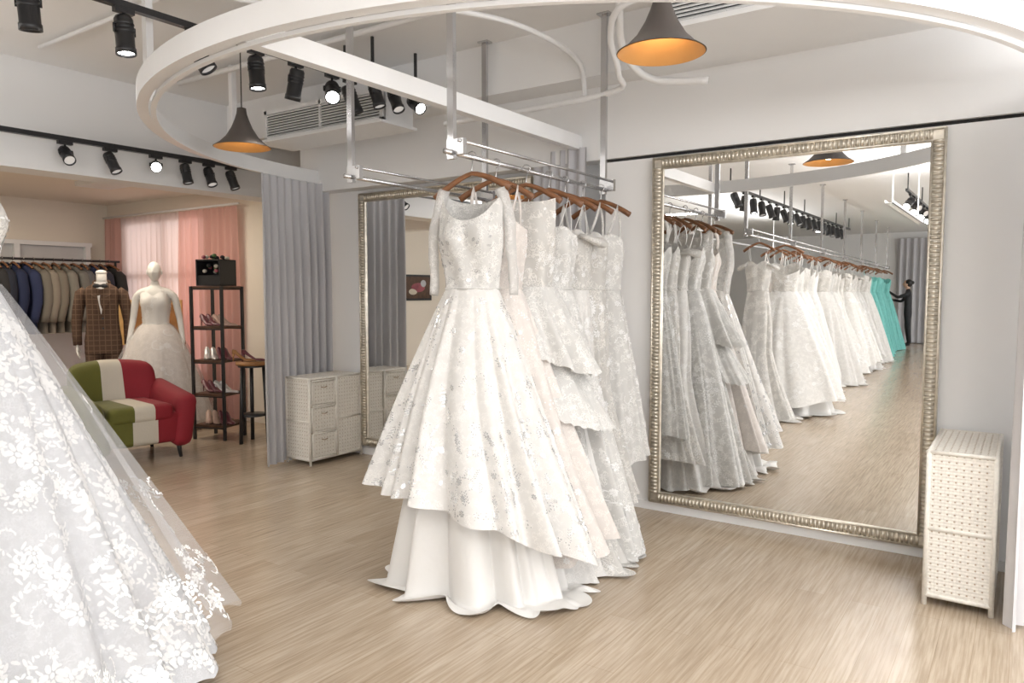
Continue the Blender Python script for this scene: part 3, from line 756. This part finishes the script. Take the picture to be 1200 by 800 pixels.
pipe([(-1.3,3.56,2.9),(-1.75,3.56,2.88),(-1.93,3.75,2.80),(-1.98,3.95,2.66),(-2.15,4.1,2.60),(-3.4,4.1,2.58)],.018)
pipe([(-5.5,3.4,3.03),(2.5,3.4,3.03)],.02)
pipe([(-5.5,2.4,3.04),(2.5,2.4,3.04)],.014)
b.build('ceiling_pipes',(-2,3,3))

# ------------------------------------------------------------------ armchair
e=empty('armchair',(-6.27,3.30,0),math.radians(82))   # local front = -Y
b=MB()
def stripe(off=0): return lambda c:(M['green'] if c[0]+off<-.07 else (M['red'] if c[0]+off>.11 else M['creamf']))
def backdef(v): return Vector((v.x*(1-.06*max(0,v.z)/.3), v.y+.10*(v.x/.35)**2*-1+.18*(v.z+.3), v.z-.035*(v.x/.38)**2*(1 if v.z>0 else 0)))
b.rbox((0,.30,.47),(.37,.09,.34),.085,stripe(),16,deform=backdef)
b.rbox((0,-.02,.27),(.32,.34,.13),.04,stripe(),16)
b.rbox((0,-.06,.40),(.26,.31,.075),.05,stripe(),16)
for sx,mt in ((-1,'green'),(1,'red')):
    def ad(v,sx=sx): return Vector((v.x+sx*.03*(v.z/.2),v.y,v.z+.05*(v.y/.35)+(.0)))
    b.rbox((sx*.35,-.03,.36),(.085,.37,.22),.075,mt,12,deform=ad)
    for y in (-.3,.28): b.tube([(sx*.3,y,.16),(sx*.32,y*1.05,0)],[.024,.014],'black',10)
b.build('upholstery',(0,0,0),parent=e,merge=True)

# ------------------------------------------------------------------ shoe shelf, table
def shoe(b,x,y,z,ang,mt):
    R=Matrix.Translation((x,y,z))@Matrix.Rotation(ang,4,'Z')
    prof=[(-.09,.085,.020,.03),(-.06,.075,.026,.034),(-.02,.045,.028,.022),(.03,.016,.034,.014),(.07,.012,.036,.018),(.10,.011,.028,.014),(.125,.009,.008,.006)]
    P=[]
    for (s,zz,w,h) in prof:
        P.append([R@Vector((s,w*math.cos(q),zz+max(-.004,h*math.sin(q)))) for q in np.linspace(0,2*pi,10)[:-1]])
    vs=[v for r_ in P for v in r_]; n=9
    b.add(vs,[(i*n+j,i*n+(j+1)%n,(i+1)*n+(j+1)%n,(i+1)*n+j) for i in range(len(prof)-1) for j in range(n)]+[tuple(range(n))],mt,True)
    b.tube([R@Vector((-.08,0,.08)),R@Vector((-.085,0,.04)),R@Vector((-.088,0,0))],[.014,.006,.005],mt,8)
e=empty('shoe_shelf',(-6.40,4.28,0),math.radians(18))
b=MB(); w,d,H=.17,.15,1.46
for sx in (-1,1):
    for sy in (-1,1): b.box(sx*w-.012,sx*w+.012,sy*d-.012,sy*d+.012,0,H,'black')
for z in (.12,.42,.74,1.06,H-.02): 
    b.box(-w,w,-d,d,z,z+.022,'dwood')
    for sy in (-1,1): b.box(-w,w,sy*d-.006,sy*d+.006,z-.012,z,'black')
b.build('frame',(0,0,0),parent=e)
b=MB()
for k,z in enumerate((.142,.442,.762,1.082)):
    for j,x in enumerate((-.11,-.03,.05,.12)):
        shoe(b,x,-.02,z,-pi/2+.9+.1*j+(.3 if k%2 else -.2),['outline','shoer','shoes','shoer'][(k+j//2)%4])
b.build('high_heels',(0,0,0),parent=e)
b=MB(); z=H+.005; q2=.135
for (a,c,p,q) in [(-q2,-q2+.014,0,.25),(q2-.014,q2,0,.25),(-q2,q2,0,.015),(-q2,q2,.236,.25)]: b.box(a,c,-.12,.12,z+p,z+q,'black')
b.box(-q2,q2,.11,.12,z,z+.25,'black'); b.box(-.12,.12,-.11,.09,z+.015,z+.10,'black')
for k in range(34):
    top=k>=20
    b.ell((random.uniform(-.10,.10),random.uniform(-.1,.07),z+(.26 if top else .13)+random.uniform(0,.03 if top else .07)),(.022,.022,.018),random.choice(['flower','leaf','cloth_black','creamf','leaf']),8,6)
b.build('flower_box',(0,0,0),parent=e)
b=MB()
x,y=-5.93,4.32
b.lathe([(0,.73),(.15,.73),(.15,.76),(0,.76)],'mwood',(x,y,0),28); b.lathe([(.13,.71),(.13,.73)],'black',(x,y,0),24)
for q in (.5,2.6,4.7): b.tube([(x+.11*math.cos(q),y+.11*math.sin(q),.72),(x+.14*math.cos(q),y+.14*math.sin(q),0)],.018,'black',8)
b.lathe([(.12,.25),(.12,.27),(0,.27)],'black',(x,y,0),20)
shoe(b,x,y,.76,.8,'shoer'); shoe(b,x-.05,y-.07,.76,.6,'mwood')
b.build('side_table',(x,y,0))

# ------------------------------------------------------------------ skinned bodies
def skin(name,verts,edges,radii,mt,parent=None,root=0,sub=2):
    me=bpy.data.meshes.new(name); me.from_pydata(verts,edges,[]); me.materials.append(M[mt])
    o=bpy.data.objects.new(name,me); scene.collection.objects.link(o)
    md=o.modifiers.new('skin','SKIN'); md.use_smooth_shade=True
    for i,v in enumerate(me.skin_vertices[0].data):
        r=radii[i]; v.radius=(r,r) if not isinstance(r,tuple) else r; v.use_root=(i==root)
    s=o.modifiers.new('sub','SUBSURF'); s.levels=sub; s.render_levels=sub
    if parent: o.parent=parent
    return o
def head(b,c,mt,s=1.,rz=0,hair=None):
    nu,nv=36,26; P=np.zeros((nu,nv,3))
    for i in range(nu):
        for j in range(nv):
            a=2*pi*i/nu; p=pi*j/(nv-1); x=math.sin(p)*math.cos(a); y=math.sin(p)*math.sin(a); z=-math.cos(p)
            wx=.074*(1-.28*max(0,-z)); wy=.094*(1-.12*max(0,-z)); X=x*wx; Y=y*wy; Z=z*.115
            if y<0:
                Y-=.024*math.exp(-(X/.011)**2-((Z+.012)/.02)**2)
                Y-=.010*math.exp(-(X/.008)**2-((Z-.012)/.022)**2)
                Y+=.010*(math.exp(-((X-.03)/.016)**2-((Z-.015)/.012)**2)+math.exp(-((X+.03)/.016)**2-((Z-.015)/.012)**2))
                Y-=.007*math.exp(-(X/.02)**2-((Z+.052)/.009)**2)
                Y-=.010*math.exp(-(X/.022)**2-((Z+.09)/.018)**2)
            P[i,j]=(X*s,Y*s,Z*s)
    R=Matrix.Rotation(rz,3,'Z')
    Q=np.array([[list(R@Vector(P[i,j])+Vector(c)) for j in range(nv)] for i in range(nu)])
    b.grid(Q,mt,closed=True)
    for sx in (-1,1): b.ell(tuple(R@Vector((sx*.076*s,.008*s,-.005*s))+Vector(c)),(.008*s,.018*s,.03*s),mt,10,8,R)
def hand(b,wrist,dirv,side,mt,s=1.,curl=.5,palm_n=None):
    """palm plus five tapered bent fingers"""
    d=Vector(dirv).normalized(); sd=Vector(side); sd=(sd-d*sd.dot(d)).normalized(); nn=d.cross(sd).normalized()
    if palm_n is not None and nn.dot(Vector(palm_n))<0: nn=-nn
    w=Vector(wrist)
    b.tube([w,w+d*.03*s,w+d*.06*s,w+d*.088*s],[.020*s,.030*s,.036*s,.032*s],mt,12,flat=.45)
    for k,(off,L) in enumerate([(-.027,.066),(-.009,.076),(.009,.072),(.026,.056)]):
        p=w+d*.082*s+sd*off*s; pts=[p]; dd=d.copy(); 
        for seg in range(3):
            dd=(dd+nn*curl*.55*(seg+.6)).normalized(); p=p+dd*L*s*(.45,.32,.23)[seg]; pts.append(p)
        b.tube(pts,[.0088*s,.0082*s,.0074*s,.0055*s],mt,8)
    p=w+d*.028*s-sd*.026*s; pts=[p,p+(d*.5-sd*.8+nn*.2).normalized()*.03*s]; pts.append(pts[-1]+(d*.9-sd*.3+nn*.3).normalized()*.028*s); pts.append(pts[-1]+(d+nn*.4).normalized()*.02*s)
    b.tube(pts,[.012*s,.011*s,.0095*s,.007*s],mt,8)

# --- mannequin wearing a gown (front = -Y local)
e=empty('bridal_mannequin',(-7.42,4.25,0),math.radians(48))
V=[(0,0,1.10),(0,0,1.22),(0,-.01,1.32),(0,0,1.42),(0,0,1.475),(0,-.005,1.55),
   (.13,0,1.40),(.185,.01,1.36),(.225,.03,1.12),(.26,-.02,.90),(.265,-.04,.86),
   (-.13,0,1.40),(-.185,.01,1.36),(-.225,.03,1.12),(-.26,-.02,.90),(-.265,-.04,.86)]
E=[(0,1),(1,2),(2,3),(3,4),(4,5),(3,6),(6,7),(7,8),(8,9),(9,10),(3,11),(11,12),(12,13),(13,14),(14,15)]
Rr=[(.12,.09),(.105,.08),(.125,.09),(.075,.06),.042,.043,.05,.042,.034,.024,.022,.05,.042,.034,.024,.022]
skin('body',V,E,Rr,'skin_white',e)
b=MB(); head(b,(0,-.012,1.615),'skin_white',.92)
hand(b,(.265,-.04,.87),(.1,-.15,-1),(0,-1,0),'skin_white',.95,.3,(-1,0,0)); hand(b,(-.265,-.04,.87),(-.1,-.15,-1),(0,-1,0),'skin_white',.95,.3,(1,0,0))
b.build('head_and_hands',(0,0,0),parent=e)
b=MB(); d=Dress(style='strapless',zw=1.08,rw=(.125,.095),bust=(.142,.115),hem=(.54,.48),hz=lambda th:.03+0*th,n=9,amp=.09,p=.68,seed=77); d.make(b,'blush',200,36,'satin')
d2=Dress(style='strapless',zw=1.085,rw=(.13,.10),hem=(.57,.51),hz=lambda th:.10+0*th,n=7,amp=.1,p=.66,seed=78); d2.make(b,'sheer',160,30)
scatter(b,d,50,lambda t:.6,.05,BIG,'applique',3,14)
b.build('gown',(0,0,0),parent=e)
b=MB(); b.lathe([(0,0),(.18,0),(.18,.015),(.02,.02),(.015,.9)],'white_metal',(0,0,0),24); b.build('stand',(0,0,0),parent=e)

# --- jackets
def jacket(b,mt,ry=.055,rx=.20,zt=0.,L=.74,open_front=False,arm=.0):
    zz=np.linspace(0,1,18); th=np.linspace(0,2*pi,40,endpoint=False)
    P=np.zeros((40,18,3))
    for j,t in enumerate(zz):
        z=zt-L*t
        if t<.10: k=t/.10; wx=.07+(rx-.07)*k**.7; wy=ry*(.75+.25*k)
        else:
            k=(t-.10)/.9; wx=rx*(1-.14*math.sin(pi*min(1,k*1.25))+.04*k); wy=ry*(1+.15*math.sin(pi*min(1,k*1.6)))*(1+.05*k)
        for i,a in enumerate(th):
            c,s=math.cos(a),math.sin(a); pw=.7
            P[i,j]=(wx*math.copysign(abs(c)**pw,c),wy*math.copysign(abs(s)**pw,s)*(1+.02*math.sin(9*a)),z)
    b.grid(P,mt,closed=True)
    for sx in (-1,1):
        pts=[(sx*(rx-.02),0,zt-.075),(sx*(rx+.02),0,zt-.11),(sx*(rx+.045+arm*.3),.01,zt-.26),(sx*(rx+.05+arm),.005,zt-.40),(sx*(rx+.045+arm*1.2),-.02,zt-.54),(sx*(rx+.04+arm*1.2),-.035,zt-.63)]
        b.tube(pts,[.05,.062,.058,.052,.046,.042],mt,14,flat=.95)
    b.tube([(-.07,.0,zt+.0),(-.06,.035,zt+.015),(0,.05,zt+.02),(.06,.035,zt+.015),(.07,0,zt)],.018,mt,8)
def lapels(b,mt,ry,zt,shirt,tie):
    y=-ry*1.12
    b.add([(-.06,y*.72,zt+.01),(.06,y*.72,zt+.01),(.045,y-.006,zt-.2),(0,y-.009,zt-.32),(-.045,y-.006,zt-.2)],[(0,1,2,3,4)],shirt)
    for sx in (-1,1):
        b.add([(sx*.05,y*.72-.004,zt+.01),(sx*.10,y*.85-.010,zt-.10),(sx*.075,y-.014,zt-.13),(sx*.095,y-.014,zt-.15),(0,y-.018,zt-.33),(sx*.028,y-.014,zt-.15)],[(0,1,2,3,4,5)],mt)
        b.ell((sx*.035,y-.02,zt-.03),(.035,.012,.022),tie,12,8)
    b.ell((0,y-.024,zt-.03),(.012,.012,.014),tie,10,8)
    for z in (.36,.46): b.ell((0.012,y-.012,zt-z),(.011,.005,.011),'black',10,6)
cols=[(.012,.02,.06),(.012,.016,.03),(.02,.03,.085),(.02,.02,.022),(.12,.12,.125),(.17,.155,.13),(.25,.22,.18),(.20,.18,.145),(.22,.21,.18),(.17,.165,.15),(.03,.03,.04),(.025,.028,.045),(.02,.02,.02)]
e=empty('suit_rail',(-9.25,4.0,0))
b=MB(); b.tube([(0,-1.6,1.78),(0,.85,1.78)],.014,'black',10)
for y in (-1.55,.8):
    b.tube([(0,y,1.78),(0,y,.02)],.014,'black',8); b.tube([(-.25,y,.02),(.25,y,.02)],.016,'black',8)
b.build('rail',(0,0,0),parent=e)
order=[12,11,2,4,9,8,7,6,5,2,0,1,3,1,0,2,1,0,2,1,0,3]
for k in range(22):
    c=cols[order[k]]
    m_=mat('suit_cloth_%d'%k,c,.85,bump=.1,bscale=200,var=.1)
    b=MB(); jacket(b,m_,ry=.038,zt=1.70,L=.76); lapels(b,m_,.038,1.70,'creamf' if k%3 else 'cloth_black','cloth_black')
    b.tube([(x,0,1.74-.07*(abs(x)/.2)**1.3) for x in np.linspace(-.19,.19,9)],.012,'wood_h',6)
    b.tube([(0,0,1.73),(0,0,1.775)],.003,'chrome',6)
    b.tube([(.016*math.cos(q),0,1.785+.016*math.sin(q)) for q in np.linspace(-pi/2,pi,8)],.003,'chrome',6)
    b.build('jacket_%02d'%k,(0,0,0),loc=(0,.72-.105*k,0),rot=random.uniform(-.12,.12),parent=e)
b=MB()
b.box(-9.79,-9.70,2.4,4.75,1.97,2.02,'trim')
for y in (2.4,3.15,3.9,4.7): b.box(-9.79,-9.70,y-.03,y+.03,1.05,1.97,'trim')
b.box(-9.79,-9.72,2.4,4.75,.0,1.05,'trim')
b.box(-9.795,-9.76,2.4,4.75,1.05,1.97,'paneglass')
b.build('wall_panelling',(-9.75,3.6,1.2))

# --- suit mannequin
e=empty('suit_mannequin',(-7.80,3.90,0),math.radians(58))
b=MB(); jacket(b,'plaid',ry=.105,rx=.165,zt=1.50,L=.72,arm=.02); lapels(b,'plaid',.105,1.50,'satin','black')
for sx in (-1,1):
    b.tube([(sx*.075,0,.86),(sx*.085,0,.5),(sx*.09,.01,.06)],[.10,.075,.06],'plaid',16)
    b.rbox((sx*.09,-.04,.035),(.042,.13,.035),.03,'dwood',6)
b.build('suit',(0,0,0),parent=e)
b=MB(); b.tube([(0,0,1.46),(0,0,1.54),(0,-.005,1.60)],[.055,.048,.048],'skin_white',16); b.ell((0,-.005,1.605),(.053,.053,.03),'skin_white')
for sx in (-1,1): hand(b,(sx*.23,-.035,.885),(0,-.15,-1),(0,-1,0),'skin_white',1.,.4,(-sx,0,0))
b.build('neck_and_hands',(0,0,0),parent=e)
b=MB(); b.lathe([(0,0),(.19,0),(.19,.012),(0,.015)],'chrome',(0,.0,0),24); b.build('stand',(0,0,0),parent=e)

# easel with board behind the gown mannequin
e=empty('display_easel',(-8.06,4.56,0),math.radians(40))
b=MB()
for sx in (-1,1): b.tube([(sx*.32,0,0),(sx*.10,.06,1.45)],.018,'easel',8)
b.tube([(0,.24,0),(0,.08,1.4)],.018,'easel',8); b.box(-.36,.36,-.04,.03,.82,.86,'easel')
b.box(-.34,.34,-.02,.015,.86,1.32,'easel'); b.box(-.29,.29,-.028,-.018,.91,1.27,'mwood')
b.build('easel',(0,0,0),parent=e)

# picture on the left wall (seen in the second mirror)
b=MB(); x=XL
b.box(x+.002,x+.03,-2.3,-1.5,1.25,1.75,'black'); b.box(x+.03,x+.034,-2.26,-1.54,1.29,1.71,'dwood')
b.ell((x+.034,-1.9,1.5),(.004,.2,.09),'flower'); b.ell((x+.034,-1.75,1.42),(.005,.12,.06),'creamf'); b.ell((x+.036,-2.05,1.58),(.004,.08,.07),'grille')
b.build('framed_picture',(x,-1.9,1.5))

# ------------------------------------------------------------------ shop assistant
e=empty('shop_assistant',(-2.48,-12.75,0),-pi/2)    # local front -Y -> world -X
V=[(0,0,.96),(0,0,1.10),(0,-.01,1.27),(0,0,1.40),(0,0,1.47),(0,-.02,1.53),
 (.09,0,.88),(.10,-.02,.50),(.10,.03,.10),(.10,-.10,.045),
 (-.09,0,.88),(-.11,.03,.50),(-.11,.08,.10),(-.11,-.05,.045),
 (.14,0,1.39),(.18,-.02,1.36),(.20,-.18,1.17),(.17,-.40,1.22),(.165,-.44,1.235),
 (-.14,0,1.39),(-.18,-.03,1.35),(-.20,-.22,1.28),(-.15,-.42,1.42),(-.145,-.46,1.44)]
E=[(0,1),(1,2),(2,3),(3,4),(4,5),(0,6),(6,7),(7,8),(8,9),(0,10),(10,11),(11,12),(12,13),(3,14),(14,15),(15,16),(16,17),(17,18),(3,19),(19,20),(20,21),(21,22),(22,23)]
Rr=[(.15,.11),(.12,.09),(.145,.10),(.09,.07),.048,.046,.095,.065,.042,.035,.095,.065,.042,.035,.055,.052,.04,.03,.028,.055,.052,.04,.03,.028]
skin('body',V,E,Rr,'cloth_black',e)
b=MB(); head(b,(0,-.035,1.62),'skin',.95)
b.ell((0,-.0,1.645),(.083,.095,.10),'hair',20,14); b.ell((0,.09,1.66),(.045,.04,.045),'hair'); b.tube([(0,-.01,1.46),(0,-.02,1.54)],[.05,.05],'skin',14)
for sx in (-1,1): b.ell((sx*.028,-.113,1.636),(.012,.005,.006),'black',8,6)
b.ell((0,-.121,1.572),(.02,.005,.006),'flower',8,6)
hand(b,(.165,-.44,1.235),(-.05,-1,.15),(1,0,0),'skin',.95,.7,(0,0,-1)); hand(b,(-.145,-.46,1.44),(.05,-1,.3),(-1,0,0),'skin',.95,.7,(0,0,-1))
b.build('head_and_hands',(0,0,0),parent=e)

# ------------------------------------------------------------------ world & camera
for l in bpy.data.lights:
    if l.name.startswith(('daylight','panel','trough','spot')): l.energy*=1.27
w=bpy.data.worlds.new('sky_light'); scene.world=w; w.use_nodes=True
bg=w.node_tree.nodes['Background']; bg.inputs[0].default_value=(.97,.98,1,1); bg.inputs[1].default_value=1.1
cam=bpy.data.cameras.new('camera'); cam.lens=26.13; cam.sensor_width=36; cam.clip_end=100
co=bpy.data.objects.new('camera',cam); co.location=(0,0,1.4); co.rotation_euler=(math.radians(90-3.75),0,math.radians(34.6))
scene.collection.objects.link(co); scene.camera=co
